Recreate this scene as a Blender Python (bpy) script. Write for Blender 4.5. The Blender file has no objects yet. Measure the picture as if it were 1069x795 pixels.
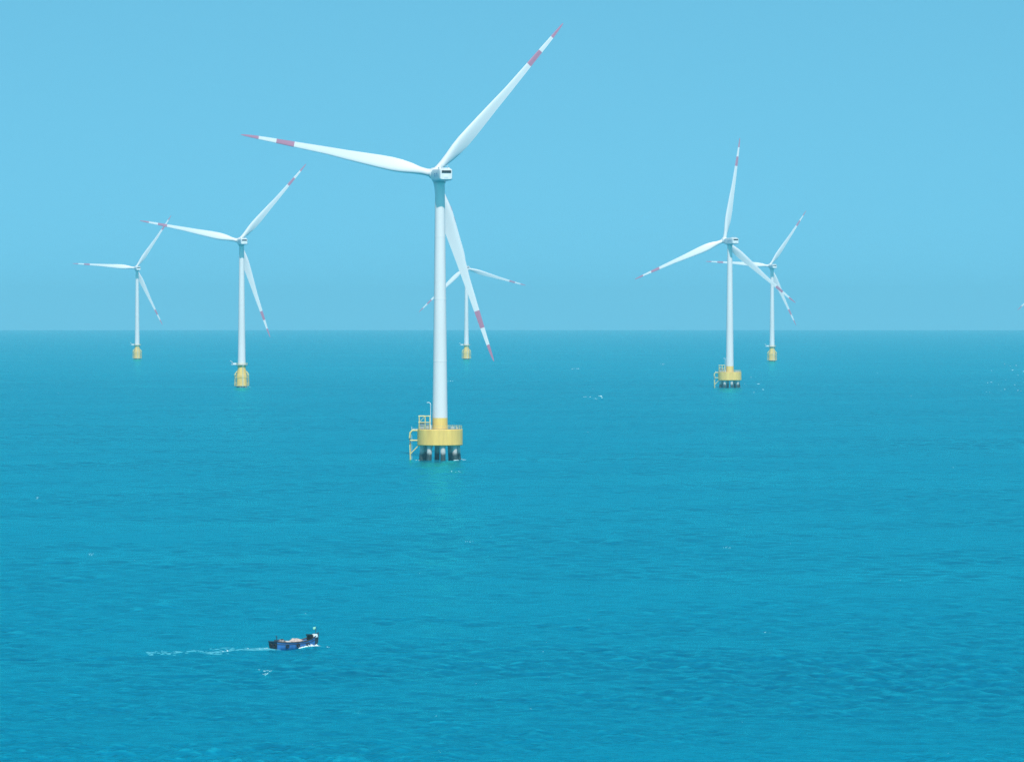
import bpy, bmesh, math, random
import numpy as np
from mathutils import Vector, Matrix, noise

R = math.radians
sc = bpy.context.scene
col = sc.collection
random.seed(7)
rng = np.random.default_rng(11)

# ------------------------------------------------------------------ camera
EARTH = 6371000.0
CAM_H = 58.0                      # eye height above the water
F_PX = 5100.0                     # long lens, in pixels of the 1069 px wide photograph
cam_d = bpy.data.cameras.new('camera')
cam_d.sensor_width = 36.0
cam_d.lens = 36.0 * F_PX / 1069.0
cam_d.clip_start = 1.0
cam_d.clip_end = 120000.0
cam = bpy.data.objects.new('camera', cam_d)
col.objects.link(cam)
cam.location = (0, 0, CAM_H)
cam.rotation_euler = (math.pi / 2 - math.atan((397.5 - 322.6) / F_PX), 0, 0)
sc.camera = cam

# ------------------------------------------------------------------ world, sun, exposure
SUN_EL = R(50)
SUN_AZ = R(9)                    # a little to the right of straight behind the camera
world = bpy.data.worlds.new('World')
sc.world = world
world.use_nodes = True
wn = world.node_tree
wn.nodes.clear()
w_out = wn.nodes.new('ShaderNodeOutputWorld')
w_bg = wn.nodes.new('ShaderNodeBackground')
w_sky = wn.nodes.new('ShaderNodeTexSky')
w_sky.sky_type = 'NISHITA'
w_sky.sun_disc = False
w_sky.sun_elevation = SUN_EL
w_sky.sun_rotation = math.pi - SUN_AZ
w_sky.altitude = 0
w_sky.air_density = 1.0
w_sky.dust_density = 0.3
w_sky.ozone_density = 2.0
w_tc = wn.nodes.new('ShaderNodeTexCoord')
w_add = wn.nodes.new('ShaderNodeVectorMath'); w_add.operation = 'ADD'
w_add.inputs[1].default_value = (0, 0, 0.30)
w_nrm = wn.nodes.new('ShaderNodeVectorMath'); w_nrm.operation = 'NORMALIZE'
w_tint = wn.nodes.new('ShaderNodeMix'); w_tint.data_type = 'RGBA'; w_tint.blend_type = 'MULTIPLY'
w_tint.inputs['Factor'].default_value = 1.0
SKY_TINT = (0.48, 1.00, 0.87, 1.0)
w_tint.inputs[7].default_value = SKY_TINT
wn.links.new(w_tc.outputs['Generated'], w_add.inputs[0])
wn.links.new(w_add.outputs[0], w_nrm.inputs[0])
wn.links.new(w_nrm.outputs[0], w_sky.inputs['Vector'])
wn.links.new(w_sky.outputs[0], w_tint.inputs[6])
wn.links.new(w_tint.outputs[2], w_bg.inputs['Color'])
w_bg.inputs['Strength'].default_value = 0.13
wn.links.new(w_bg.outputs[0], w_out.inputs['Surface'])

sun_d = bpy.data.lights.new('sun', 'SUN')
sun_d.energy = 2.6
sun_d.angle = R(0.5)
sun_d.color = (1.0, 0.925, 0.85)
sun = bpy.data.objects.new('sun', sun_d)
col.objects.link(sun)
sd = Vector((math.sin(SUN_AZ) * math.cos(SUN_EL), -math.cos(SUN_AZ) * math.cos(SUN_EL), math.sin(SUN_EL)))
sun.rotation_euler = sd.to_track_quat('Z', 'Y').to_euler()
sun.location = (200, -200, 400)

sc.view_settings.view_transform = 'Standard'
sc.view_settings.look = 'None'
sc.view_settings.exposure = 0.65
sc.view_settings.gamma = 1.0
sc.render.engine = 'CYCLES'
sc.cycles.use_denoising = True
sc.cycles.denoising_prefilter = 'NONE'
sc.cycles.max_bounces = 6
sc.cycles.volume_bounces = 2

HAZE_DENSITY = 6.0e-5
HAZE_COLOR = (0.37, 0.76, 0.86, 1)


# ------------------------------------------------------------------ materials
def new_mat(name):
    m = bpy.data.materials.new(name)
    m.use_nodes = True
    return m, m.node_tree, m.node_tree.nodes['Principled BSDF']


def paint(name, rgb, rough=0.45, var=0.06, scale=0.6, spec=0.4, rust=0.0):
    """Painted metal: slight weathering streaks running down, object coordinates."""
    m, nt, b = new_mat(name)
    tc = nt.nodes.new('ShaderNodeTexCoord')
    mp = nt.nodes.new('ShaderNodeMapping')
    mp.inputs['Scale'].default_value = (scale, scale, scale * 0.25)
    nz = nt.nodes.new('ShaderNodeTexNoise')
    nz.inputs['Scale'].default_value = 1.0
    nz.inputs['Detail'].default_value = 5
    rp = nt.nodes.new('ShaderNodeValToRGB')
    rp.color_ramp.elements[0].position = 0.3
    rp.color_ramp.elements[1].position = 0.7
    lo = tuple(c * (1 - var) for c in rgb) + (1,)
    hi = tuple(min(1, c * (1 + var)) for c in rgb) + (1,)
    rp.color_ramp.elements[0].color = lo
    rp.color_ramp.elements[1].color = hi
    nt.links.new(tc.outputs['Object'], mp.inputs[0])
    nt.links.new(mp.outputs[0], nz.inputs['Vector'])
    nt.links.new(nz.outputs['Fac'], rp.inputs[0])
    last = rp.outputs[0]
    if rust > 0:
        n2 = nt.nodes.new('ShaderNodeTexNoise')
        n2.inputs['Scale'].default_value = 0.9
        n2.inputs['Detail'].default_value = 6
        r2 = nt.nodes.new('ShaderNodeValToRGB')
        r2.color_ramp.elements[0].position = 0.60
        r2.color_ramp.elements[1].position = 0.72
        r2.color_ramp.elements[0].color = (0, 0, 0, 1)
        r2.color_ramp.elements[1].color = (rust, rust, rust, 1)
        mx = nt.nodes.new('ShaderNodeMix'); mx.data_type = 'RGBA'
        mx.inputs[7].default_value = (0.30, 0.13, 0.05, 1)
        nt.links.new(mp.outputs[0], n2.inputs['Vector'])
        nt.links.new(n2.outputs['Fac'], r2.inputs[0])
        nt.links.new(r2.outputs[0], mx.inputs['Factor'])
        nt.links.new(last, mx.inputs[6])
        last = mx.outputs[2]
    nt.links.new(last, b.inputs['Base Color'])
    b.inputs['Roughness'].default_value = rough
    b.inputs['Specular IOR Level'].default_value = spec
    return m


M_WHITE = paint('white_coating', (0.77, 0.71, 0.69), 0.4, 0.025, 0.12)
M_BLADE = paint('blade_gelcoat', (0.82, 0.77, 0.76), 0.35, 0.02, 0.15)
M_RED = paint('red_band_paint', (0.53, 0.22, 0.31), 0.4, 0.08, 0.4)
M_NAC = paint('nacelle_shell', (0.76, 0.74, 0.73), 0.4, 0.03, 0.3)
M_DARK = paint('dark_grille', (0.03, 0.035, 0.045), 0.6, 0.2, 1.0)
M_BLUE = paint('blue_lettering', (0.02, 0.12, 0.36), 0.4, 0.05, 1.0)
M_YEL = paint('yellow_paint', (0.92, 0.56, 0.13), 0.45, 0.12, 0.5, rust=0.25)
M_PALEY = paint('faded_yellow_steel', (0.72, 0.60, 0.25), 0.5, 0.08, 0.7, rust=0.2)
M_GALV = paint('galvanised_steel', (0.52, 0.54, 0.55), 0.45, 0.1, 0.9)
M_LIGHT = paint('white_steel', (0.74, 0.75, 0.74), 0.45, 0.05, 0.9)
M_CAB = paint('cabinet_grey', (0.42, 0.45, 0.47), 0.5, 0.06, 0.9)
M_DECK = paint('deck_grating', (0.20, 0.20, 0.19), 0.7, 0.15, 1.2, rust=0.3)


def pile_material():
    m, nt, b = new_mat('tide_stained_pile')
    tc = nt.nodes.new('ShaderNodeTexCoord')
    sp = nt.nodes.new('ShaderNodeSeparateXYZ')
    nz = nt.nodes.new('ShaderNodeTexNoise'); nz.inputs['Scale'].default_value = 0.9; nz.inputs['Detail'].default_value = 5
    ma = nt.nodes.new('ShaderNodeMath'); ma.operation = 'MULTIPLY_ADD'
    ma.inputs[1].default_value = 1.6
    rp = nt.nodes.new('ShaderNodeValToRGB')
    mr = nt.nodes.new('ShaderNodeMapRange')
    mr.inputs['From Min'].default_value = 2.9
    mr.inputs['From Max'].default_value = 4.2
    rp.color_ramp.elements[0].color = (0.025, 0.05, 0.05, 1)
    rp.color_ramp.elements[1].color = (0.52, 0.50, 0.47, 1)
    nt.links.new(tc.outputs['Object'], sp.inputs[0])
    nt.links.new(tc.outputs['Object'], nz.inputs['Vector'])
    nt.links.new(nz.outputs['Fac'], ma.inputs[0])
    nt.links.new(sp.outputs['Z'], ma.inputs[2])
    nt.links.new(ma.outputs[0], mr.inputs['Value'])
    nt.links.new(mr.outputs[0], rp.inputs[0])
    nt.links.new(rp.outputs[0], b.inputs['Base Color'])
    b.inputs['Roughness'].default_value = 0.7
    return m


M_PILE = pile_material()
M_GROWTH = paint('marine_growth', (0.03, 0.05, 0.045), 0.8, 0.3, 1.2)

# boat materials
M_HULL = paint('blue_hull_paint', (0.055, 0.19, 0.48), 0.45, 0.3, 1.2, rust=0.1)
M_HULLD = paint('dark_hull_paint', (0.035, 0.045, 0.07), 0.5, 0.25, 1.5, rust=0.5)
M_WOOD = paint('weathered_deck_wood', (0.30, 0.22, 0.15), 0.7, 0.25, 2.0)
M_NET = paint('pale_net', (0.52, 0.41, 0.36), 0.9, 0.2, 4.0)
M_GEAR = paint('rope_and_gear', (0.22, 0.19, 0.18), 0.9, 0.6, 5.0)
M_TARP = paint('pale_tarpaulin', (0.60, 0.56, 0.52), 0.6, 0.1, 2.0)
M_RUBBER = paint('black_rubber', (0.02, 0.02, 0.022), 0.7, 0.2, 2.0)
M_ORANGE = paint('orange_plastic', (0.65, 0.2, 0.05), 0.5, 0.1, 2.0)
M_GREEN = paint('pale_green_cloth', (0.35, 0.72, 0.52), 0.8, 0.1, 2.0)
M_CAB2 = paint('white_boat_paint', (0.75, 0.76, 0.76), 0.45, 0.08, 2.0, rust=0.15)


def foam_material(name, rgba):
    m, nt, b = new_mat(name)
    b.inputs['Base Color'].default_value = rgba
    b.inputs['Roughness'].default_value = 0.85
    b.inputs['Specular IOR Level'].default_value = 0.2
    return m


M_FOAM = foam_material('sea_foam', (0.74, 0.82, 0.84, 1))
M_WAKE = foam_material('aerated_water', (0.07, 0.36, 0.46, 1))


def sea_material():
    m = bpy.data.materials.new('sea_water')
    m.use_nodes = True
    nt = m.node_tree
    nt.nodes.clear()
    N = nt.nodes.new
    L = nt.links.new
    out = N('ShaderNodeOutputMaterial')
    geo = N('ShaderNodeNewGeometry')

    def noise_tex(scale, stretch, detail, rough=0.55, rot=0.0, off=(0, 0, 0)):
        mp = N('ShaderNodeMapping')
        mp.inputs['Scale'].default_value = (scale / stretch, scale, scale)
        mp.inputs['Rotation'].default_value = (0, 0, rot)
        mp.inputs['Location'].default_value = off
        L(geo.outputs['Position'], mp.inputs['Vector'])
        n = N('ShaderNodeTexNoise')
        n.inputs['Scale'].default_value = 1.0
        n.inputs['Detail'].default_value = detail
        n.inputs['Roughness'].default_value = rough
        L(mp.outputs[0], n.inputs['Vector'])
        return n.outputs['Fac']

    def math_(op, a, b, c=None):
        n = N('ShaderNodeMath'); n.operation = op
        for i, v in enumerate((a, b, c)):
            if v is None:
                continue
            if isinstance(v, (int, float)):
                n.inputs[i].default_value = v
            else:
                L(v, n.inputs[i])
        return n.outputs[0]

    ripple = noise_tex(0.9, 1.3, 3, 0.62, 0.15)         # chop of a metre or two
    chop = noise_tex(0.2, 1.8, 4, 0.6, -0.1, (13, 5, 0))
    swell = noise_tex(0.035, 2.6, 3, 0.5, 0.08, (3, 71, 0))
    gust = noise_tex(0.006, 1.4, 9, 0.68, 0.2, (5, 2, 0))  # wind patches, all sizes down to a few metres
    gr = N('ShaderNodeMapRange')
    gr.inputs['From Min'].default_value = 0.36
    gr.inputs['From Max'].default_value = 0.64
    gr.inputs['To Min'].default_value = 0.35
    gr.inputs['To Max'].default_value = 1.35
    L(gust, gr.inputs['Value'])
    h = math_('MULTIPLY', ripple, 0.42)
    h = math_('MULTIPLY_ADD', chop, 0.26, h)
    h = math_('MULTIPLY', h, gr.outputs[0])
    h = math_('MULTIPLY_ADD', swell, 0.5, h)
    bp = N('ShaderNodeBump')
    bp.inputs['Strength'].default_value = 1.0
    bp.inputs['Distance'].default_value = 1.0
    L(h, bp.inputs['Height'])

    # water colour: light coming back out of the green-blue water, with the uneven sheen of wind-roughened water painted in as paler patches
    rp = N('ShaderNodeMix'); rp.data_type = 'RGBA'
    rp.inputs[6].default_value = (0.0001, 0.110, 0.203, 1)
    rp.inputs[7].default_value = (0.0008, 0.222, 0.345, 1)
    gr2 = N('ShaderNodeMapRange')
    gr2.inputs['From Min'].default_value = 0.39
    gr2.inputs['From Max'].default_value = 0.61
    L(math_('MULTIPLY_ADD', chop, 0.30, math_('MULTIPLY_ADD', ripple, 0.25, math_('MULTIPLY', gust, 0.45))), gr2.inputs['Value'])
    L(gr2.outputs[0], rp.inputs['Factor'])
    # thin, bubbly crests with their pale highlights painted into the colour
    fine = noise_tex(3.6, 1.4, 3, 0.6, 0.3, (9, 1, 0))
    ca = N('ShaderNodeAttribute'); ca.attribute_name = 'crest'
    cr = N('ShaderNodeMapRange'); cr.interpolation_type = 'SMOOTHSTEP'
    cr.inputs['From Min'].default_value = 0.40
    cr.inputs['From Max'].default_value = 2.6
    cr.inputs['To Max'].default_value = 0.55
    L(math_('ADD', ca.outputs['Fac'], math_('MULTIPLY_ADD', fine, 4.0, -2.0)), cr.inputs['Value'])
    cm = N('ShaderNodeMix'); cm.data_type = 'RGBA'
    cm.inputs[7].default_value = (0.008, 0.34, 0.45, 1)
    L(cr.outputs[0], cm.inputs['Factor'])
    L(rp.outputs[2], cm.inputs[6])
    dif = N('ShaderNodeBsdfDiffuse')
    L(cm.outputs[2], dif.inputs['Color'])
    L(bp.outputs[0], dif.inputs['Normal'])
    gl = N('ShaderNodeBsdfGlossy')
    gl.inputs['Color'].default_value = (0.06, 1.0, 1.0, 1)
    gl.inputs['Roughness'].default_value = 0.15
    L(bp.outputs[0], gl.inputs['Normal'])
    fr = N('ShaderNodeFresnel')
    fr.inputs['IOR'].default_value = 1.33
    L(bp.outputs[0], fr.inputs['Normal'])
    fac = math_('MULTIPLY', fr.outputs[0], 0.85)
    mix = N('ShaderNodeMixShader')
    L(fac, mix.inputs[0])
    L(dif.outputs[0], mix.inputs[1])
    L(gl.outputs[0], mix.inputs[2])
    L(mix.outputs[0], out.inputs['Surface'])
    return m


M_SEA = sea_material()


# ------------------------------------------------------------------ helpers
def drop(x, y):
    return -(x * x + y * y) / (2 * EARTH)


def tag(o, label=None, cat=None, group=None, kind=None):
    if label: o['label'] = label
    if cat: o['category'] = cat
    if group: o['group'] = group
    if kind: o['kind'] = kind
    return o


def empty(name, loc, rz=0.0):
    o = bpy.data.objects.new(name, None)
    o.empty_display_size = 1.0
    o.location = loc
    o.rotation_euler = (0, 0, rz)
    col.objects.link(o)
    return o


class MB:
    """Collects shapes for one mesh object."""
    def __init__(self):
        self.bm = bmesh.new()

    def box(self, size, loc=(0, 0, 0), rz=0.0, bevel=0.0, mi=0, ry=0.0):
        tmp = bmesh.new()
        bmesh.ops.create_cube(tmp, size=1.0)
        bmesh.ops.scale(tmp, vec=size, verts=tmp.verts)
        if bevel > 0:
            bmesh.ops.bevel(tmp, geom=tmp.edges[:], offset=bevel, segments=3, affect='EDGES', profile=0.5)
        bmesh.ops.transform(tmp, matrix=Matrix.Translation(loc) @ Matrix.Rotation(rz, 4, 'Z') @ Matrix.Rotation(ry, 4, 'Y'), verts=tmp.verts)
        self._merge(tmp, mi)
        return self

    def _merge(self, tmp, mi=0):
        me = bpy.data.meshes.new('tmp')
        for f in tmp.faces:
            f.material_index = mi
        tmp.to_mesh(me)
        tmp.free()
        self.bm.from_mesh(me)
        bpy.data.meshes.remove(me)

    def tube(self, pts, r, seg=10, mi=0, r2=None, cap=True):
        pts = [Vector(p) for p in pts]
        rings = []
        n = len(pts)
        for i, p in enumerate(pts):
            if i == 0: d = pts[1] - pts[0]
            elif i == n - 1: d = pts[-1] - pts[-2]
            else: d = (pts[i + 1] - pts[i]).normalized() + (pts[i] - pts[i - 1]).normalized()
            d.normalize()
            q = d.to_track_quat('Z', 'Y')
            rr = r if r2 is None else r + (r2 - r) * i / (n - 1)
            ring = []
            for k in range(seg):
                a = 2 * math.pi * k / seg
                ring.append(self.bm.verts.new(p + q @ Vector((rr * math.cos(a), rr * math.sin(a), 0))))
            rings.append(ring)
        for a, b in zip(rings[:-1], rings[1:]):
            for k in range(seg):
                f = self.bm.faces.new((a[k], a[(k + 1) % seg], b[(k + 1) % seg], b[k]))
                f.smooth = True
                f.material_index = mi
        if cap:
            for ring, rev in ((rings[0], True), (rings[-1], False)):
                f = self.bm.faces.new(ring[::-1] if rev else ring)
                f.material_index = mi
        return self

    def lathe(self, prof, seg=48, mi=0, loc=(0, 0, 0), closed=True):
        """prof: (r, z, material index of the band above this point)"""
        rings = []
        for p in prof:
            rings.append([self.bm.verts.new((loc[0] + p[0] * math.cos(2 * math.pi * k / seg),
                                             loc[1] + p[0] * math.sin(2 * math.pi * k / seg), loc[2] + p[1])) for k in range(seg)])
        for i in range(len(rings) - 1):
            m = prof[i][2] if len(prof[i]) > 2 else mi
            for k in range(seg):
                f = self.bm.faces.new((rings[i][k], rings[i][(k + 1) % seg], rings[i + 1][(k + 1) % seg], rings[i + 1][k]))
                f.material_index = m
                f.smooth = True
        if closed:
            f = self.bm.faces.new(rings[0][::-1]); f.material_index = prof[0][2] if len(prof[0]) > 2 else mi
            f = self.bm.faces.new(rings[-1]); f.material_index = prof[-1][2] if len(prof[-1]) > 2 else mi
        return self

    def torus(self, Rr, r, loc, axis='Z', seg=16, sseg=8, arc=None, mi=0):
        pts = []
        for k in range(seg + 1):
            a = 2 * math.pi * k / seg
            p = Vector((Rr * math.cos(a), Rr * math.sin(a), 0))
            if axis == 'X': p = Vector((0, p.x, p.y))
            if axis == 'Y': p = Vector((p.x, 0, p.y))
            pts.append(p + Vector(loc))
        return self.tube(pts, r, sseg, mi, cap=False)

    def build(self, name, mats, parent=None, sharp=35):
        me = bpy.data.meshes.new(name)
        bmesh.ops.recalc_face_normals(self.bm, faces=self.bm.faces[:])
        self.bm.to_mesh(me)
        self.bm.free()
        if not isinstance(mats, (list, tuple)): mats = [mats]
        for m in mats: me.materials.append(m)
        for p in me.polygons: p.use_smooth = True
        me.set_sharp_from_angle(angle=R(sharp))
        o = bpy.data.objects.new(name, me)
        col.objects.link(o)
        if parent is not None: o.parent = parent
        return o


# ------------------------------------------------------------------ the sea: one curved sheet out past the horizon
def row_step(r):
    """Depth of one strip of the water mesh at this distance: fine enough for the chop out to 3.5 km."""
    s = min(max(0.38 * r * r / (CAM_H * F_PX), 0.36), 1.8)
    if r > 3900: s = max(s, 1.8 * (r / 3900.0) ** 3.0)
    return min(s, 400.0)


WAVES = []
for _k in range(170):
    _lam = 1.05 * (14.0 / 1.05) ** rng.random()
    _ang = R(rng.normal(200, 50))                        # travel direction
    WAVES.append((math.sin(_ang) * 2 * math.pi / _lam, math.cos(_ang) * 2 * math.pi / _lam,
                  0.0088 * _lam ** 0.52, rng.random() * 2 * math.pi, _lam))


GUSTS = []
for _k in range(14):
    _lam = 45.0 * (500.0 / 45.0) ** rng.random()
    _ang = R(rng.normal(195, 50))
    GUSTS.append((math.sin(_ang) * 2 * math.pi / _lam, math.cos(_ang) * 2 * math.pi / _lam, rng.random() * 2 * math.pi))


def gustiness(x, y):
    """Waves stand higher where gusts rake the water."""
    g = 0 * x
    for (kx, ky, ph) in GUSTS:
        g = g + np.sin(kx * x + ky * y + ph)
    return np.clip(1.0 + 0.16 * g, 0.45, 1.6)


def sea_z(x, y):
    """Height of the water surface at a point, waves included."""
    rr = math.hypot(x, y)
    sp = row_step(rr)
    z = drop(x, y)
    g = float(gustiness(np.array(x), np.array(y)))
    for (kx, ky, amp, ph, lam) in WAVES:
        z += g * amp * min(1.0, max(0.0, (lam / sp - 2.5) / 3.0)) * math.sin(kx * x + ky * y + ph)
    return z


def build_sea():
    RMAX = 31000.0
    # rows: distance from the shore viewpoint, spaced finer where the water is nearer
    rs = list(np.linspace(60, 520, 40))
    r = 522.0
    while r < RMAX:
        rs.append(r)
        r += row_step(r)
    rs.append(RMAX)
    rs = np.array(rs)
    fine = np.arange(-R(7.4), R(7.4), 1.8 / F_PX)
    lo = np.linspace(R(7.4), math.pi, 50)
    th = np.concatenate([-lo[::-1][:-0 or None], fine, lo])
    th = np.unique(np.round(th, 7))
    th = th[:-1] if abs(th[-1] - math.pi) < 1e-5 and abs(th[0] + math.pi) < 1e-5 else th
    nr, nt_ = len(rs), len(th)
    X = rs[:, None] * np.sin(th)[None, :]
    Y = rs[:, None] * np.cos(th)[None, :]
    Z = -(rs[:, None] ** 2) / (2 * EARTH) * np.ones_like(X)
    # wind waves: sum of sines, wavelengths 4 to 55 m, running towards the viewer from the right
    spacing = np.array([row_step(v) for v in rs])
    G = gustiness(X, Y)
    ZW = np.zeros_like(X)                                # how sharply the water is crested here
    VAR = np.full((nr, 1), 1e-9)
    for (kx, ky, amp, ph, lam) in WAVES:
        fade = np.clip((lam / np.maximum(spacing, 0.01) - 2.5) / 3.0, 0, 1)[:, None]
        if fade.max() <= 0: continue
        sel = np.nonzero(fade[:, 0] > 0)[0]
        i0, i1 = sel[0], sel[-1] + 1
        w = amp * fade[i0:i1] * G[i0:i1] * np.sin(kx * X[i0:i1] + ky * Y[i0:i1] + ph)
        Z[i0:i1] += w
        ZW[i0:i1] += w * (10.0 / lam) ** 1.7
        VAR[i0:i1] += 0.5 * (amp * fade[i0:i1] * (10.0 / lam) ** 1.7) ** 2
    n = nr * nt_
    co = np.empty((n + 1, 3), dtype=np.float32)
    co[:n, 0] = X.ravel(); co[:n, 1] = Y.ravel(); co[:n, 2] = Z.ravel()
    co[n] = (0, 0, 0)
    i = np.arange(nr - 1)[:, None]
    j = np.arange(nt_)[None, :]
    j2 = (j + 1) % nt_
    quads = np.stack(np.broadcast_arrays(i * nt_ + j, (i + 1) * nt_ + j, (i + 1) * nt_ + j2, i * nt_ + j2), -1).reshape(-1, 4)
    quads = quads[:, ::-1]
    tris = np.stack([np.full(nt_, n), np.arange(nt_), (np.arange(nt_) + 1) % nt_], -1)[:, ::-1]
    nq, ntri = len(quads), len(tris)
    me = bpy.data.meshes.new('sea')
    me.vertices.add(n + 1)
    me.vertices.foreach_set('co', co.ravel())
    me.loops.add(nq * 4 + ntri * 3)
    me.loops.foreach_set('vertex_index', np.concatenate([quads.ravel(), tris.ravel()]).astype(np.int32))
    me.polygons.add(nq + ntri)
    ls = np.concatenate([np.arange(nq) * 4, nq * 4 + np.arange(ntri) * 3]).astype(np.int32)
    me.polygons.foreach_set('loop_start', ls)
    me.polygons.foreach_set('use_smooth', np.ones(nq + ntri, dtype=bool))
    me.update(calc_edges=True)
    me.validate()
    me.materials.append(M_SEA)
    at = me.attributes.new('crest', 'FLOAT', 'POINT')
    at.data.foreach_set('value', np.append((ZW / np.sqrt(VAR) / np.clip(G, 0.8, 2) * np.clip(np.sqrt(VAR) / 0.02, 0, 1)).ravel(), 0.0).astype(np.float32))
    o = bpy.data.objects.new('sea', me)
    col.objects.link(o)
    o['kind'] = 'structure'
    if me.polygons[0].normal.z < 0:
        me.flip_normals()
    return o


build_sea()


# ------------------------------------------------------------------ wind turbines
HUB_H = 110.0
BLADE_R = 77.0
OVERHANG = 10.0


def blade_mb():
    """Blade along +Z, trailing edge to +X, rotor axis along Y (upwind = +Y)."""
    mb = MB()
    bm = mb.bm
    #      span  chord  LE-frac  t/c  twist
    st = [(1.4, 2.7, 0.50, 1.00, 0), (3.0, 2.7, 0.50, 1.00, 0), (5.5, 2.95, 0.47, 0.86, 14), (9.0, 4.1, 0.41, 0.56, 13),
          (13.0, 5.1, 0.42, 0.40, 11.5), (17.0, 5.45, 0.42, 0.32, 10), (22.0, 5.15, 0.41, 0.28, 8), (28.0, 4.5, 0.40, 0.25, 6),
          (35.0, 3.75, 0.38, 0.22, 4.2), (43.0, 2.95, 0.31, 0.20, 2.6), (50.0, 2.5, 0.31, 0.19, 1.5), (56.0, 2.15, 0.31, 0.18, 0.8),
          (59.5, 1.95, 0.31, 0.18, 0.3), (63.0, 1.75, 0.31, 0.17, 0), (66.5, 1.52, 0.31, 0.17, -0.5), (70.0, 1.28, 0.32, 0.16, -1),
          (73.0, 1.0, 0.34, 0.16, -1), (75.3, 0.7, 0.40, 0.16, -1), (76.6, 0.36, 0.5, 0.16, -1), (77.0, 0.12, 0.6, 0.16, -1)]
    nseg = 24
    rings = []
    for (z, c, le, tc, tw) in st:
        w = min(1.0, max(0.0, (z - 3.0) / 9.0))        # round root blends to airfoil
        ring = []
        pre = -0.9 * (z / 77.0) ** 2.2                  # tips bent upwind
        ca, sa = math.cos(R(tw)), math.sin(R(tw))
        for k in range(nseg):
            a = 2 * math.pi * k / nseg
            u = 0.5 - 0.5 * math.cos(a)                  # 0 at leading edge
            side = 1 if a < math.pi else -1
            yt = 5 * (0.2969 * math.sqrt(max(u, 0)) - 0.126 * u - 0.3516 * u * u + 0.2843 * u ** 3 - 0.1036 * u ** 4)
            ya = side * yt * tc * 1.0 + 0.03 * 4 * u * (1 - u)
            yc = 0.5 * math.sin(a) * tc
            yy = (1 - w) * yc + w * ya
            x = (u - le) * c
            y = yy * c
            ring.append(bm.verts.new((x * ca - y * sa, x * sa + y * ca - pre, z)))
        rings.append(ring)
    for i in range(len(rings) - 1):
        zm = 0.5 * (st[i][0] + st[i + 1][0]) / 77.0
        red = (0.722 < zm < 0.822) or zm > 0.905
        for k in range(nseg):
            f = bm.faces.new((rings[i][k], rings[i][(k + 1) % nseg], rings[i + 1][(k + 1) % nseg], rings[i + 1][k]))
            f.material_index = 1 if red else 0
    f = bm.faces.new(rings[0][::-1])
    f = bm.faces.new(rings[-1]); f.material_index = 1
    return mb


def tower_mb(z0, yellow_top, r0, r1, z1):
    mb = MB()
    prof = [(r0 + 0.12, z0, 1), (r0 + 0.12, z0 + 0.35, 1), (r0, z0 + 0.36, 1)]
    def rad(z): return r0 + (r1 - r0) * (z - z0) / (z1 - z0)
    prof.append((rad(yellow_top), yellow_top, 0))
    for zz in (38.0, 62.0, 86.0):                       # bolted flange seams
        prof += [(rad(zz), zz, 0), (rad(zz) + 0.05, zz + 0.05, 0), (rad(zz) + 0.05, zz + 0.35, 0), (rad(zz + 0.4), zz + 0.4, 0)]
    prof += [(r1, z1, 0), (r1 + 0.15, z1 + 0.05, 0), (r1 + 0.15, z1 + 0.7, 0)]
    mb.lathe(prof, 56)
    return mb


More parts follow.
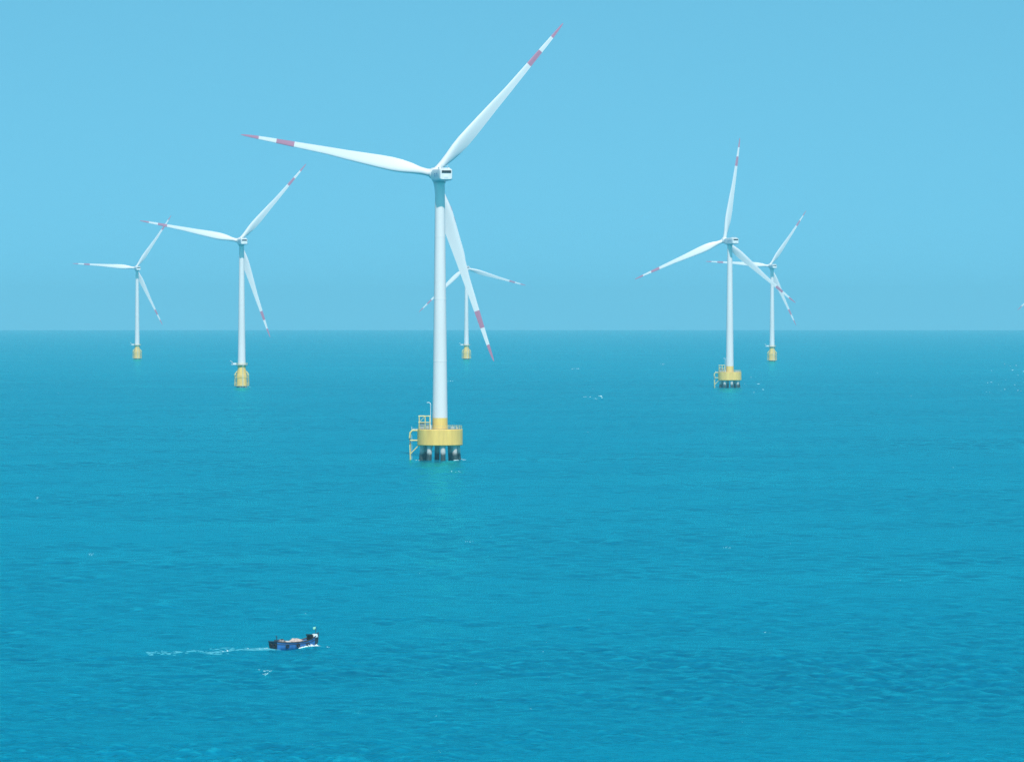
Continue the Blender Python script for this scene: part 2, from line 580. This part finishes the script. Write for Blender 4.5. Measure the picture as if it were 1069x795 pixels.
def nacelle_parts(root):
    """Local frame: origin on tower axis at hub height, +Y towards rotor."""
    mb = MB()
    bm = mb.bm
    # lofted shell: rounded rectangle sections along the machine axis
    secs = [(-10.6, 4.5, 3.7, 0.05), (-10.3, 4.9, 4.2, 0.0), (-9.0, 5.1, 4.6, 0.0), (-2.0, 5.2, 4.8, -0.05), (2.5, 5.2, 4.8, -0.05),
            (5.6, 4.7, 4.5, 0.0), (6.6, 4.0, 4.0, 0.0), (7.5, 3.7, 3.7, 0.0)]
    rings = []
    for (y, w, h, zo) in secs:
        ring = []
        for k in range(32):
            a = 2 * math.pi * k / 32
            e = 0.24 if y < 4 else 0.7
            cx, cz = math.cos(a), math.sin(a)
            x = 0.5 * w * math.copysign(abs(cx) ** e, cx)
            z = 0.5 * h * math.copysign(abs(cz) ** e, cz)
            ring.append(bm.verts.new((x, y, z + zo)))
        rings.append(ring)
    for a, b in zip(rings[:-1], rings[1:]):
        for k in range(32):
            bm.faces.new((a[k], a[(k + 1) % 32], b[(k + 1) % 32], b[k]))
    bm.faces.new(rings[0]); bm.faces.new(rings[-1])
    nac = mb.build('nacelle', M_NAC, root, 40)
    # yaw collar under the nacelle, cooling louvre on the rear, roof cooler and mast, lettering on the flank
    y = MB(); y.lathe([(2.25, -2.95), (2.25, -2.5), (2.05, -2.45), (2.05, -2.2)], 40)
    y.build('yaw_collar', M_GALV, nac)
    v = MB()
    v.box((3.7, 0.10, 1.0), (0.1, -10.66, 1.05))
    for q in range(4):
        v.box((3.6, 0.10, 0.08), (0.1, -10.73, 0.68 + q * 0.25))
    v.build('cooling_vent', M_DARK, nac)
    hatch = MB(); hatch.box((1.5, 0.06, 1.3), (0.0, -10.64, -0.75), bevel=0.02)
    hatch.build('rear_hatch', M_NAC, nac)
    rc = MB()
    rc.box((4.2, 1.6, 0.5), (0, -6.6, 2.42), bevel=0.08)
    rc.box((0.12, 2.2, 0.7), (2.0, -6.6, 2.5)); rc.box((0.12, 2.2, 0.7), (-2.0, -6.6, 2.5))
    rc.build('roof_cooler', M_LIGHT, nac)
    ms = MB()
    ms.tube([(-1.2, -8.2, 2.1), (-1.2, -8.2, 4.1)], 0.06, 8); ms.tube([(1.2, -8.2, 2.1), (1.2, -8.2, 4.1)], 0.06, 8)
    ms.tube([(-1.2, -8.2, 3.4), (1.2, -8.2, 3.4)], 0.05, 8)
    ms.build('wind_sensor_mast', M_GALV, nac)
    # two short blue letter shapes on each flank
    for sx in (-1, 1):
        xx = sx * 2.625
        for y0, bars in ((-6.2, ((1.3, 0.28, 0.5, 0.55), (0.3, 1.3, 0.0, -0.1))), (-3.0, ((0.3, 1.3, 0.0, -0.1), (1.2, 0.28, 0.6, 0.45), (1.0, 0.26, 0.6, -0.45)))):
            lg = MB()
            for q, (ly, lz, oy, oz) in enumerate(bars):
                lg.box((0.06 + 0.005 * q, ly, lz), (xx, y0 + oy, oz))
            lg.build('lettering', M_BLUE, nac)
    return nac


def hub_mb():
    """Origin at the rotor centre, +Y upwind."""
    mb = MB()
    prof = [(1.7, -2.4), (2.2, -1.9), (2.35, -0.6), (2.3, 0.6), (2.0, 1.7), (1.5, 2.5), (0.8, 3.1), (0.15, 3.3)]
    mb.lathe(prof, 36)
    bmesh.ops.rotate(mb.bm, matrix=Matrix.Rotation(-math.pi / 2, 3, 'X'), verts=mb.bm.verts)
    for q in range(3):
        a = 2 * math.pi * q / 3
        d = Vector((math.sin(a), 0, math.cos(a)))
        mb.tube([d * 1.2, d * 2.6], 1.5, 24)
    return mb


def railing_mb(r, z, n, h=1.15, arc=(0, 360), th=0.05):
    mb = MB()
    a0, a1 = R(arc[0]), R(arc[1])
    full = abs(arc[1] - arc[0]) >= 360
    cnt = n if full else n + 1
    for k in range(cnt):
        a = a0 + (a1 - a0) * k / n
        mb.tube([(r * math.cos(a), r * math.sin(a), z), (r * math.cos(a), r * math.sin(a), z + h)], th, 6)
    for zz in (z + h * 0.5, z + h):
        pts = [(r * math.cos(a0 + (a1 - a0) * k / 60), r * math.sin(a0 + (a1 - a0) * k / 60), zz) for k in range(61)]
        mb.tube(pts, th, 6, cap=not full)
    return mb


CAP_R, CAP_B, CAP_T = 8.8, 5.7, 12.0


def cap_foundation(root):
    mb = MB()
    mb.lathe([(CAP_R - 0.25, CAP_B, 0), (CAP_R, CAP_B + 0.25, 0), (CAP_R, CAP_T - 0.25, 0), (CAP_R - 0.2, CAP_T - 0.02, 1), (3.2, CAP_T, 1), (3.1, CAP_T, 1)], 64)
    cap = mb.build('pile_cap', [M_YEL, M_DECK], root, 25)
    for k in range(8):
        a = R(45 * k + 10)
        p = MB()
        ro, ri = 7.35, 6.7
        p.tube([(ro * 1.06 * math.cos(a), ro * 1.06 * math.sin(a), -6), (ri * math.cos(a), ri * math.sin(a), CAP_B + 0.3)], 1.0, 20)
        p.tube([(ri * math.cos(a), ri * math.sin(a), CAP_B - 0.55), (ri * math.cos(a), ri * math.sin(a), CAP_B + 0.2)], 1.22, 20)
        p.build('pile', M_PILE, root)
    railing_mb(CAP_R - 0.35, CAP_T, 26, 1.3, (0, 360), 0.06).build('railing', M_PALEY, root)
    # fender pipes and ladder of the boat landing on the left
    b = MB()
    for dy in (-1.3, 1.3):
        b.tube([(-CAP_R + 0.3, dy, 11.4), (-10.6, dy, 11.5), (-11.5, dy, 10.6), (-11.7, dy, 8.5), (-11.5, dy, 6.0), (-11.5, dy, -3)], 0.34, 12)
        b.tube([(-CAP_R + 0.2, dy, 7.6), (-11.6, dy, 7.6)], 0.26, 10)
        b.tube([(-CAP_R + 0.8, dy, 5.9), (-11.5, dy, 2.3)], 0.2, 10)
    b.build('boat_landing', M_PALEY, root)
    ld = MB()
    for dy in (-0.3, 0.3):
        ld.tube([(-10.9, dy, 13.0), (-10.9, dy, 0)], 0.07, 6)
    for q in range(36):
        ld.tube([(-10.9, -0.3, 0.4 + q * 0.35), (-10.9, 0.3, 0.4 + q * 0.35)], 0.04, 6)
    ld.box((2.1, 1.6, 0.1), (-9.6, 0, 12.06))
    ld.build('ladder', M_LIGHT, root)
    # steel equipment frame standing on the deck, with cabinets inside
    e = MB()
    xs, ys = (-8.0, -5.7, -3.9), (-3.4, 1.6)
    for x in xs:
        for yy in ys:
            e.tube([(x, yy, CAP_T), (x, yy, CAP_T + 5.1)], 0.16, 8)
    for yy in ys:
        for zz in (CAP_T + 2.6, CAP_T + 5.0):
            e.tube([(xs[0] - 0.3, yy, zz), (xs[-1] + 0.3, yy, zz)], 0.17, 8)
    for x in xs:
        e.tube([(x, ys[0], CAP_T + 5.0), (x, ys[1], CAP_T + 5.0)], 0.15, 8)
    e.tube([(xs[0], ys[0], CAP_T + 2.6), (xs[1], ys[0], CAP_T + 5.0)], 0.09, 6)
    e.build('equipment_frame', M_PALEY, root)
    for size, loc in (((1.7, 2.4, 2.3), (-6.9, -1.1, CAP_T + 1.2)), ((1.3, 1.6, 1.8), (-4.7, -1.6, CAP_T + 0.95))):
        c = MB()
        c.box(size, loc, bevel=0.06)
        c.build('equipment_cabinet', M_CAB, root)
    fl = MB(); fl.box((3.9, 4.2, 0.12), (-6.0, -0.9, CAP_T + 2.72))
    fl.build('upper_floor', M_DECK, root)
    d = MB()
    d.tube([(-3.6, -2.9, CAP_T), (-3.6, -2.9, CAP_T + 9.6), (-3.75, -2.9, CAP_T + 10.1), (-4.3, -2.9, CAP_T + 10.3), (-5.0, -2.9, CAP_T + 10.2)], 0.19, 10, r2=0.12)
    d.tube([(-3.6, -2.9, CAP_T), (-3.6, -2.9, CAP_T + 1.6)], 0.32, 10)
    d.build('davit', M_LIGHT, root)
    for size, loc in (((1.5, 1.2, 0.95), (4.9, -3.6, CAP_T + 0.49)), ((0.9, 0.9, 0.7), (6.6, -1.9, CAP_T + 0.36))):
        cr = MB()                                        # small lockers on the right of the deck
        cr.box(size, loc, bevel=0.05)
        cr.build('deck_locker', M_CAB, root)


TP_T = 17.0


def monopile_foundation(root):
    mb = MB()
    mb.lathe([(3.95, -8, 1), (3.95, 0.9, 0), (3.95, 8.2, 0), (3.85, 9.4, 0), (3.05, 14.0, 0), (3.0, TP_T, 0)], 48)
    mb.build('transition_piece', [M_YEL, M_GROWTH], root)
    p = MB()
    p.lathe([(4.3, TP_T - 0.15), (4.55, TP_T - 0.1), (4.55, TP_T + 0.2), (3.0, TP_T + 0.22)], 40)
    for k in range(8):
        a = R(45 * k + 20)
        p.tube([(3.02 * math.cos(a), 3.02 * math.sin(a), TP_T - 2.0), (4.4 * math.cos(a), 4.4 * math.sin(a), TP_T - 0.1)], 0.12, 8)
    p.box((4.2, 2.6, 0.25), (-6.0, -0.8, TP_T + 0.08), bevel=0.03)       # laydown deck out to the left
    p.build('platform', M_GALV, root)
    railing_mb(4.4, TP_T + 0.2, 18, 1.2, (0, 360), 0.06).build('railing', M_PALEY, root)
    d = MB()
    d.tube([(-7.2, -0.8, TP_T + 0.2), (-7.2, -0.8, TP_T + 2.2), (-8.6, -1.4, TP_T + 3.1)], 0.26, 10)
    d.box((2.6, 1.8, 1.2), (-5.2, -0.9, TP_T + 0.85), bevel=0.06)
    d.build('davit', M_LIGHT, root)
    c = MB()
    for deg in (-28, 0, 28, 152, 180, 208):
        a = R(deg)
        ca, sa = math.cos(a), math.sin(a)
        c.tube([(3.6 * ca, 3.6 * sa, 12.2), (5.0 * ca, 5.0 * sa, 10.6), (5.4 * ca, 5.4 * sa, 9.2), (5.4 * ca, 5.4 * sa, 1.1)], 0.24, 10)
        for zz in (3.0, 7.6):
            c.tube([(3.9 * ca, 3.9 * sa, zz), (5.4 * ca, 5.4 * sa, zz)], 0.2, 8)
    c.torus(5.4, 0.30, (0, 0, 1.3), seg=40)
    c.torus(5.4, 0.14, (0, 0, 9.0), seg=40)
    c.build('boat_landing', M_PALEY, root)
    l = MB()
    for dx in (-0.3, 0.3):
        l.tube([(dx + 1.2, -6.0, 0.5), (dx + 1.2, -6.0, 9.6), (dx + 1.2, -4.7, TP_T + 1.2)], 0.07, 6)
    for q in range(24):
        l.tube([(0.9, -6.0, 0.8 + 0.37 * q), (1.5, -6.0, 0.8 + 0.37 * q)], 0.045, 6)
    l.build('ladder', M_LIGHT, root)


def pose_turbine(root, yaw, phase):
    """Turn the head and set the rotor."""
    head = Matrix.Translation((0, 0, HUB_H)) @ Matrix.Rotation(R(yaw), 4, 'Z')
    rotor = head @ Matrix.Rotation(R(5.0), 4, 'X') @ Matrix.Translation((0, OVERHANG, 0))
    n = 0
    for ch in root.children:
        kind = ch.name.split('.')[0]
        if kind == 'nacelle':
            ch.matrix_basis = head
        elif kind == 'hub':
            ch.matrix_basis = rotor @ Matrix.Rotation(R(phase), 4, 'Y')
        elif kind == 'blade':
            ch.matrix_basis = rotor @ Matrix.Rotation(R(phase + 120 * n), 4, 'Y') @ Matrix.Diagonal((1, 1, 1.010, 1))
            n += 1


def make_turbine(foundation):
    root = empty('wind_turbine', (0, 0, 0))
    if foundation == 'cap':
        tower_mb(CAP_T, CAP_T + 4.3, 2.98, 1.85, HUB_H - 3.3).build('tower', [M_WHITE, M_YEL], root)
        cap_foundation(root)
    else:
        tower_mb(TP_T, TP_T + 0.4, 2.95, 1.85, HUB_H - 3.3).build('tower', [M_WHITE, M_YEL], root)
        monopile_foundation(root)
    nacelle_parts(root)
    hub_mb().build('hub', M_NAC, root)
    b = None
    for q in range(3):
        if b is None:
            b = blade_mb().build('blade', [M_BLADE, M_RED], root, 60)
        else:
            o = b.copy(); col.objects.link(o); o.parent = root
    return root


def copy_tree(o, parent=None):
    c = o.copy()
    col.objects.link(c)
    if parent is not None: c.parent = parent
    for ch in list(o.children):
        copy_tree(ch, c)
    return c


#  x in photo, pixels per metre, foundation, yaw, rotor phase, label
SPOTS = [
    (459.3, 2.700, 'cap', 14, 40.7, 'largest nearest white wind turbine with clear red blade bands on a yellow pile cap'),
    (761.8, 1.390, 'cap', 22, 7.5, 'right hand white wind turbine on a yellow pile cap, one blade nearly straight up'),
    (252.3, 1.380, 'mono', 14, 41.0, 'mid distance white wind turbine with a plain yellow column base, left of the largest turbine'),
    (143.2, 0.858, 'mono', 14, 33.8, 'small far white wind turbine furthest left, its blade tip behind the next turbine'),
    (486.9, 0.862, 'mono', 8, -14.0, 'small far white wind turbine standing just behind the largest turbine, two blades drooping'),
    (806.0, 0.898, 'mono', 14, 33.6, 'small far white turbine just right of the pile cap turbine with upright blade'),
    (1114.0, 0.858, 'mono', 12, -11.5, 'white wind turbine at the right edge of the picture with only a blade tip showing'),
]
protos = {}
for (px, s, kind, yaw, phase, label) in SPOTS:
    if kind not in protos:
        protos[kind] = t = make_turbine(kind)
    else:
        t = copy_tree(protos[kind])
    d = F_PX / s
    x = (px - 534.5) / s
    t.location = (x, d, drop(x, d))
    pose_turbine(t, yaw, phase)
    tag(t, label, 'wind turbine', 'wind turbines standing in the sea')


# ------------------------------------------------------------------ fishing boat
BOAT_D = 838.0
BX = (307.5 - 534.5) * BOAT_D / F_PX
BOAT_HEAD = R(36)
boat_loc = Vector((BX, BOAT_D, sea_z(BX, BOAT_D) + 0.1))


def build_boat():
    root = empty('fishing_boat', boat_loc, BOAT_HEAD)
    root.rotation_euler = (R(-1.5), R(-2.0), BOAT_HEAD)
    tag(root, 'small blue wooden fishing boat with raised bow under way, leaving a white wake', 'boat')
    # hull: sections along x, stern -4.4 to bow 4.7
    #        x     half beam  gunwale z  keel z  flare
    secs = [(-4.4, 1.35, 1.38, -0.45), (-3.5, 1.52, 1.24, -0.5), (-2.0, 1.66, 1.10, -0.55), (0.0, 1.68, 1.04, -0.55),
            (1.6, 1.55, 1.12, -0.5), (2.8, 1.22, 1.32, -0.4), (3.7, 0.78, 1.62, -0.2), (4.3, 0.38, 1.86, 0.15), (4.75, 0.07, 2.05, 0.7)]
    mb = MB(); bm = mb.bm
    rows = []
    for (x, hb, zt, zk) in secs:
        prof = [(0.0, zk), (hb * 0.55, zk + 0.12), (hb * 0.88, 0.05 + 0.3 * max(0, zk + 0.5)), (hb * 0.97, zt * 0.55), (hb, zt)]
        left = [(-a, b) for a, b in prof[1:]][::-1]
        rows.append([bm.verts.new((x, a, b)) for a, b in left + prof])
    for i in range(len(rows) - 1):
        for k in range(len(rows[0]) - 1):
            f = bm.faces.new((rows[i][k], rows[i + 1][k], rows[i + 1][k + 1], rows[i][k + 1]))
            f.material_index = 0 if i < 6 else 1
            f.smooth = True
    f = bm.faces.new(rows[0]); f.material_index = 1
    bm.faces.new(rows[-1][::-1])
    hull = mb.build('hull', [M_HULL, M_HULLD], root, 50)
    g = MB()
    for sgn in (-1, 1):
        g.tube([(x, sgn * hb, zt) for (x, hb, zt, zk) in secs], 0.10, 8)
        g.tube([(x, sgn * (hb * 0.985 + 0.02), zt * 0.72) for (x, hb, zt, zk) in secs[:-1]], 0.06, 8)
    g.tube([(-4.4, -1.35, 1.38), (-4.4, 1.35, 1.38)], 0.12, 8)
    g.build('gunwale', M_HULLD, hull)
    dk = MB(); bm = dk.bm
    v1 = [bm.verts.new((x, hb * 0.95, zt - 0.4)) for (x, hb, zt, zk) in secs[:-1]]
    v2 = [bm.verts.new((x, -hb * 0.95, zt - 0.4)) for (x, hb, zt, zk) in secs[:-1]]
    for i in range(len(v1) - 1):
        bm.faces.new((v1[i], v1[i + 1], v2[i + 1], v2[i]))
    dk.build('deck', M_WOOD, root)
    st = MB()
    st.tube([(4.72, 0, 0.6), (4.95, 0, 2.35)], 0.12, 8)
    st.tube([(4.3, -0.45, 1.9), (4.3, 0.45, 1.9)], 0.08, 8)
    st.build('stem_post', M_HULLD, root)
    # winch and gallows on the foredeck
    w = MB()
    w.tube([(3.2, -0.75, 1.1), (3.1, -0.75, 2.05)], 0.09, 8); w.tube([(3.2, 0.75, 1.1), (3.1, 0.75, 2.05)], 0.09, 8)
    w.tube([(3.1, -0.9, 2.02), (3.1, 0.9, 2.02)], 0.12, 10)
    w.tube([(3.5, -0.5, 1.55), (3.5, 0.5, 1.55)], 0.32, 14)
    w.tube([(3.5, -0.55, 1.55), (3.5, -0.45, 1.55)], 0.46, 14); w.tube([(3.5, 0.45, 1.55), (3.5, 0.55, 1.55)], 0.46, 14)
    w.build('bow_winch', M_RUBBER, root)
    bl = MB()
    bl.box((0.9, 1.3, 0.55), (4.0, 0, 1.75), bevel=0.06, ry=R(-12))
    bl.build('bow_locker', M_CAB2, root)
    mst = MB()
    mst.tube([(4.45, 0.1, 1.6), (4.6, 0.1, 3.35)], 0.05, 8)
    fm = mst.build('flag_pole', M_HULLD, root)
    fl = MB(); bm = fl.bm
    grid = [[bm.verts.new((4.56 - 0.5 * u / 6 , 0.1 + 0.07 * math.sin(u * 1.3), 3.3 - 0.42 * vv / 3 - 0.05 * u / 6)) for vv in range(4)] for u in range(7)]
    for u in range(6):
        for vv in range(3):
            bm.faces.new((grid[u][vv], grid[u + 1][vv], grid[u + 1][vv + 1], grid[u][vv + 1]))
    flag = fl.build('flag', M_GREEN, fm)
    sol = flag.modifiers.new('thickness', 'SOLIDIFY'); sol.thickness = 0.02
    # engine casing aft with exhaust, tiller, hoop
    en = MB()
    en.box((1.3, 1.2, 0.65), (-3.1, 0.1, 1.3), bevel=0.06)
    en.tube([(-3.3, 0.45, 1.5), (-3.3, 0.45, 2.2), (-3.5, 0.45, 2.35)], 0.08, 8)
    en.build('engine_casing', M_HULLD, root)
    for (x, yy) in ((-4.53, -0.75), (-4.53, 0.55)):
        ty = MB(); ty.torus(0.30, 0.11, (x, yy, 0.72), axis='X', seg=18); ty.build('tyre_fender', M_RUBBER, root)
    for x in (-2.6, -0.4, 1.6):
        ty = MB(); ty.torus(0.26, 0.10, (x, -1.80, 0.52), axis='Y', seg=18); ty.build('tyre_fender', M_RUBBER, root)
    return root


boat = build_boat()
bpy.context.view_layer.update()
BM = boat.matrix_basis.copy()


def lump(name, size, loc, mat, seed, freq=2.5, amp=0.25, flat=True):
    """A heap with an uneven surface lying on the boat."""
    bm = bmesh.new()
    bmesh.ops.create_icosphere(bm, subdivisions=4, radius=1.0)
    for v in bm.verts:
        n = noise.fractal(v.co * freq + Vector((seed, 0, 0)), 0.7, 2.0, 4)
        v.co *= 1 + amp * n
        if flat and v.co.z < -0.25: v.co.z = -0.25
    bmesh.ops.scale(bm, vec=size, verts=bm.verts)
    me = bpy.data.meshes.new(name)
    bm.to_mesh(me); bm.free()
    for p in me.polygons: p.use_smooth = True
    me.materials.append(mat)
    o = bpy.data.objects.new(name, me)
    col.objects.link(o)
    o.matrix_basis = BM @ Matrix.Translation(loc)
    return o


tag(lump('net_pile', (1.35, 1.2, 0.66), (0.35, 0.0, 0.90), M_NET, 3.0), 'pale pinkish fishing net heaped amidships in the blue boat', 'fishing net')
tag(lump('tarpaulin', (0.75, 1.0, 0.5), (-1.45, 0.1, 0.86), M_TARP, 9.0, 1.6, 0.18), 'pale tarpaulin bundle between the net heap and the stern of the boat', 'tarpaulin')


tag(lump('gear_heap', (0.95, 0.85, 0.6), (-3.05, -0.35, 1.0), M_GEAR, 21.0, 3.2, 0.35), 'grey brown heap of ropes and gear piled at the stern of the boat', 'fishing gear')


def crate(loc, rz, mat, label):
    root = bpy.data.objects.new('fish_crate', None); col.objects.link(root)
    root.matrix_basis = BM @ Matrix.Translation(loc) @ Matrix.Rotation(rz, 4, 'Z')
    m = MB()
    L_, W_, H_, t = 0.72, 0.46, 0.32, 0.03
    m.box((L_, W_, t), (0, 0, t / 2))
    for sy in (-1, 1): m.box((L_, t, H_), (0, sy * (W_ / 2 - t / 2), H_ / 2 + 0.003))
    for sx in (-1, 1): m.box((t, W_ - 2 * t - 0.004, H_), (sx * (L_ / 2 - t / 2), 0, H_ / 2 + 0.003))
    m.build('crate_body', mat, root)
    r_ = MB()
    for sy in (-1, 1): r_.box((L_ + 0.06, 0.05, 0.05), (0, sy * (W_ / 2 + 0.005), H_ + 0.028))
    for sx in (-1, 1): r_.box((0.05, W_ - 0.05, 0.05), (sx * (L_ / 2 + 0.005), 0, H_ + 0.030))
    r_.build('rim', mat, root)
    tag(root, label, 'crate', 'fish crates at the stern of the boat')


crate((-2.45, -1.0, 0.78), 0.1, M_ORANGE, 'small orange fish crate by the starboard side near the boat stern')
def barrel(loc, mat, label):
    root = bpy.data.objects.new('barrel', None); col.objects.link(root)
    root.matrix_basis = BM @ Matrix.Translation(loc)
    MB().lathe([(0.25, 0), (0.28, 0.05), (0.285, 0.25), (0.30, 0.27), (0.285, 0.29), (0.285, 0.5), (0.30, 0.52), (0.285, 0.54), (0.27, 0.78)], 20).build('barrel_body', mat, root)
    MB().lathe([(0.29, 0.782), (0.29, 0.86), (0.22, 0.875)], 20).build('lid', M_RUBBER, root)
    tag(root, label, 'barrel')


barrel((-1.9, 1.0, 0.78), M_BLUE, 'blue plastic barrel on the far side of the boat stern')
crate((-3.95, -0.75, 0.95), 1.5, M_CAB2, 'small white fish crate at the very stern of the boat')


# ------------------------------------------------------------------ foam: wake, bow wave, whitecaps
def foam_bits(name, bits, label, cat, mat=None):
    """bits: (x, y, size, stretch, rz, height) small uneven floating lumps of froth."""
    bm = bmesh.new()
    for (x, y, s, stx, rz, hh) in bits:
        n = random.randint(7, 10)
        c = Vector((x, y, sea_z(x, y)))
        ring, rim = [], []
        for k in range(n):
            a = 2 * math.pi * k / n
            q = s * random.uniform(0.55, 1.15)
            px, py = q * stx * math.cos(a), q * math.sin(a)
            wx, wy = px * math.cos(rz) - py * math.sin(rz), px * math.sin(rz) + py * math.cos(rz)
            ring.append(bm.verts.new(c + Vector((wx, wy, -0.35))))
            rim.append(bm.verts.new(c + Vector((wx * 0.7, wy * 0.7, hh * random.uniform(0.45, 0.95)))))
        top = bm.verts.new(c + Vector((0, 0, hh)))
        for k in range(n):
            bm.faces.new((ring[k], ring[(k + 1) % n], rim[(k + 1) % n], rim[k]))
            bm.faces.new((rim[k], rim[(k + 1) % n], top))
    me = bpy.data.meshes.new(name)
    bm.to_mesh(me); bm.free()
    for p in me.polygons: p.use_smooth = True
    me.materials.append(mat or M_FOAM)
    o = bpy.data.objects.new(name, me)
    col.objects.link(o)
    tag(o, label, cat, kind='stuff')
    return o


bits = []
fwd = Vector((math.cos(BOAT_HEAD), math.sin(BOAT_HEAD), 0))
side = Vector((-fwd.y, fwd.x, 0))
o0 = Vector((boat_loc.x, boat_loc.y, 0))
for k in range(270):                                     # pale aerated water left behind, spreading and breaking up
    t = random.random() ** 1.3
    dist = 4.4 + t * 24.0
    p = o0 - fwd * dist + side * random.gauss(0, 0.75 + 0.08 * dist)
    bits.append((p.x, p.y, random.uniform(0.2, 0.65) * (1 - 0.4 * t), random.uniform(1.2, 2.4), random.uniform(-0.4, 0.4), random.uniform(0.03, 0.10)))
foam_bits('wake_trail', bits, 'pale aerated wake trailing behind the blue fishing boat', 'wake', M_WAKE)
bits = []
for k in range(22):                                      # white froth just behind the stern
    t = random.random() ** 1.4
    dist = 4.4 + t * 11.0
    p = o0 - fwd * dist + side * random.gauss(0, 0.5 + 0.06 * dist)
    bits.append((p.x, p.y, random.uniform(0.06, 0.17), random.uniform(1.2, 2.6), random.uniform(-0.5, 0.5), random.uniform(0.05, 0.15)))
for sgn in (-1, 1):                                      # bow wave rolling off each side
    for k in range(34):
        t = random.random() ** 1.3
        p = o0 + fwd * (4.6 - 5.2 * t) + side * sgn * (0.25 + 1.95 * t ** 0.7 + random.gauss(0, 0.16))
        bits.append((p.x, p.y, random.uniform(0.08, 0.26), random.uniform(1, 2), random.uniform(0, 3), random.uniform(0.12, 0.6) * (1 - 0.8 * t)))
for k in range(18):
    p = o0 + fwd * random.uniform(4.4, 6.4) + side * random.gauss(-0.3, 0.5)
    bits.append((p.x, p.y, random.uniform(0.08, 0.2), random.uniform(1, 2.5), random.uniform(-0.3, 0.3), random.uniform(0.1, 0.3)))
foam_bits('bow_foam', bits, 'white froth of the bow wave and stern wash around the blue fishing boat', 'foam')


def sea_point(px, py):
    """Where a line of sight meets the (curved) water: distance and sideways offset."""
    a = (py - 322.6) / F_PX
    d = CAM_H / a
    for _ in range(6):
        d = (CAM_H + d * d / (2 * EARTH)) / a
    return (px - 534.5) * d / F_PX, d


bits = []


def whitecap(px, py, w, n, hgt):
    x, d = sea_point(px, py)
    m = d / F_PX
    for k in range(n):
        bits.append((x + random.gauss(0, w * m * 0.5), d + random.gauss(0, 2.0 * m * 6), m * random.uniform(0.2, 0.45), random.uniform(1.2, 2.8),
                     random.uniform(-0.2, 0.2), hgt * m * random.uniform(0.3, 0.75)))


whitecap(277, 703, 9, 16, 0.55)
for (px, py) in ((612, 414), (617, 414.5), (622, 416), (626, 414), (628, 415), (630, 414)):
    whitecap(px, py, 2.2, 2, 0.9)
for k in range(22):
    whitecap(random.uniform(1030, 1069), random.uniform(378, 412), 3, 1, random.uniform(0.4, 1.0))
for k in range(8):
    whitecap(random.uniform(776, 806), random.uniform(393, 412), 2, 1, 0.6)
for (px, py, w) in ((490, 565, 6), (475, 492, 8), (600, 385, 6), (760, 572, 4), (800, 660, 5), (96, 578, 4), (40, 520, 5), (690, 380, 4), (470, 398, 3)):
    whitecap(px, py, w, 5, 0.45)
for k in range(45):
    py = 360 + 430 * random.random() ** 1.1
    whitecap(random.uniform(-60, 1130), py, random.uniform(1.5, 4), random.randint(1, 2), random.uniform(0.12, 0.28))
foam_bits('whitecap_foam', bits, 'small white foam crests scattered over the open sea', 'foam')

# froth where the sea washes the bases of the two pile caps
bits = []
for (px, s, kind, yaw, phase, label) in SPOTS[:3]:
    d = F_PX / s; x = (px - 534.5) / s
    rr = 8.2 if kind == 'cap' else 4.6
    for k in range(16):
        a = random.uniform(0, 2 * math.pi)
        q = rr + abs(random.gauss(0, 1.6))
        bits.append((x + q * math.cos(a), d + q * math.sin(a) * 1.4, random.uniform(0.1, 0.4), random.uniform(1.2, 3.5), random.uniform(-0.3, 0.3), random.uniform(0.06, 0.16)))
foam_bits('wash_foam', bits, 'thin foam washing around the yellow turbine bases', 'foam')


# ------------------------------------------------------------------ haze
def build_haze():
    bot = drop(31000, 0) - 3.0
    top = 194.0
    h = 31100.0
    mb = MB()
    mb.box((2 * h, 2 * h, top - bot), (0, 0, (top + bot) / 2))
    m = bpy.data.materials.new('haze_air')
    m.use_nodes = True
    nt = m.node_tree
    nt.nodes.clear()
    out = nt.nodes.new('ShaderNodeOutputMaterial')
    v = nt.nodes.new('ShaderNodeVolumePrincipled')
    v.inputs['Color'].default_value = HAZE_COLOR
    v.inputs['Density'].default_value = HAZE_DENSITY
    v.inputs['Anisotropy'].default_value = 0.0
    nt.links.new(v.outputs[0], out.inputs['Volume'])
    o = mb.build('haze', m)
    o['kind'] = 'stuff'
    o['label'] = 'pale blue sea haze softening the far turbines and the horizon'
    o['category'] = 'haze'
    return o


build_haze()
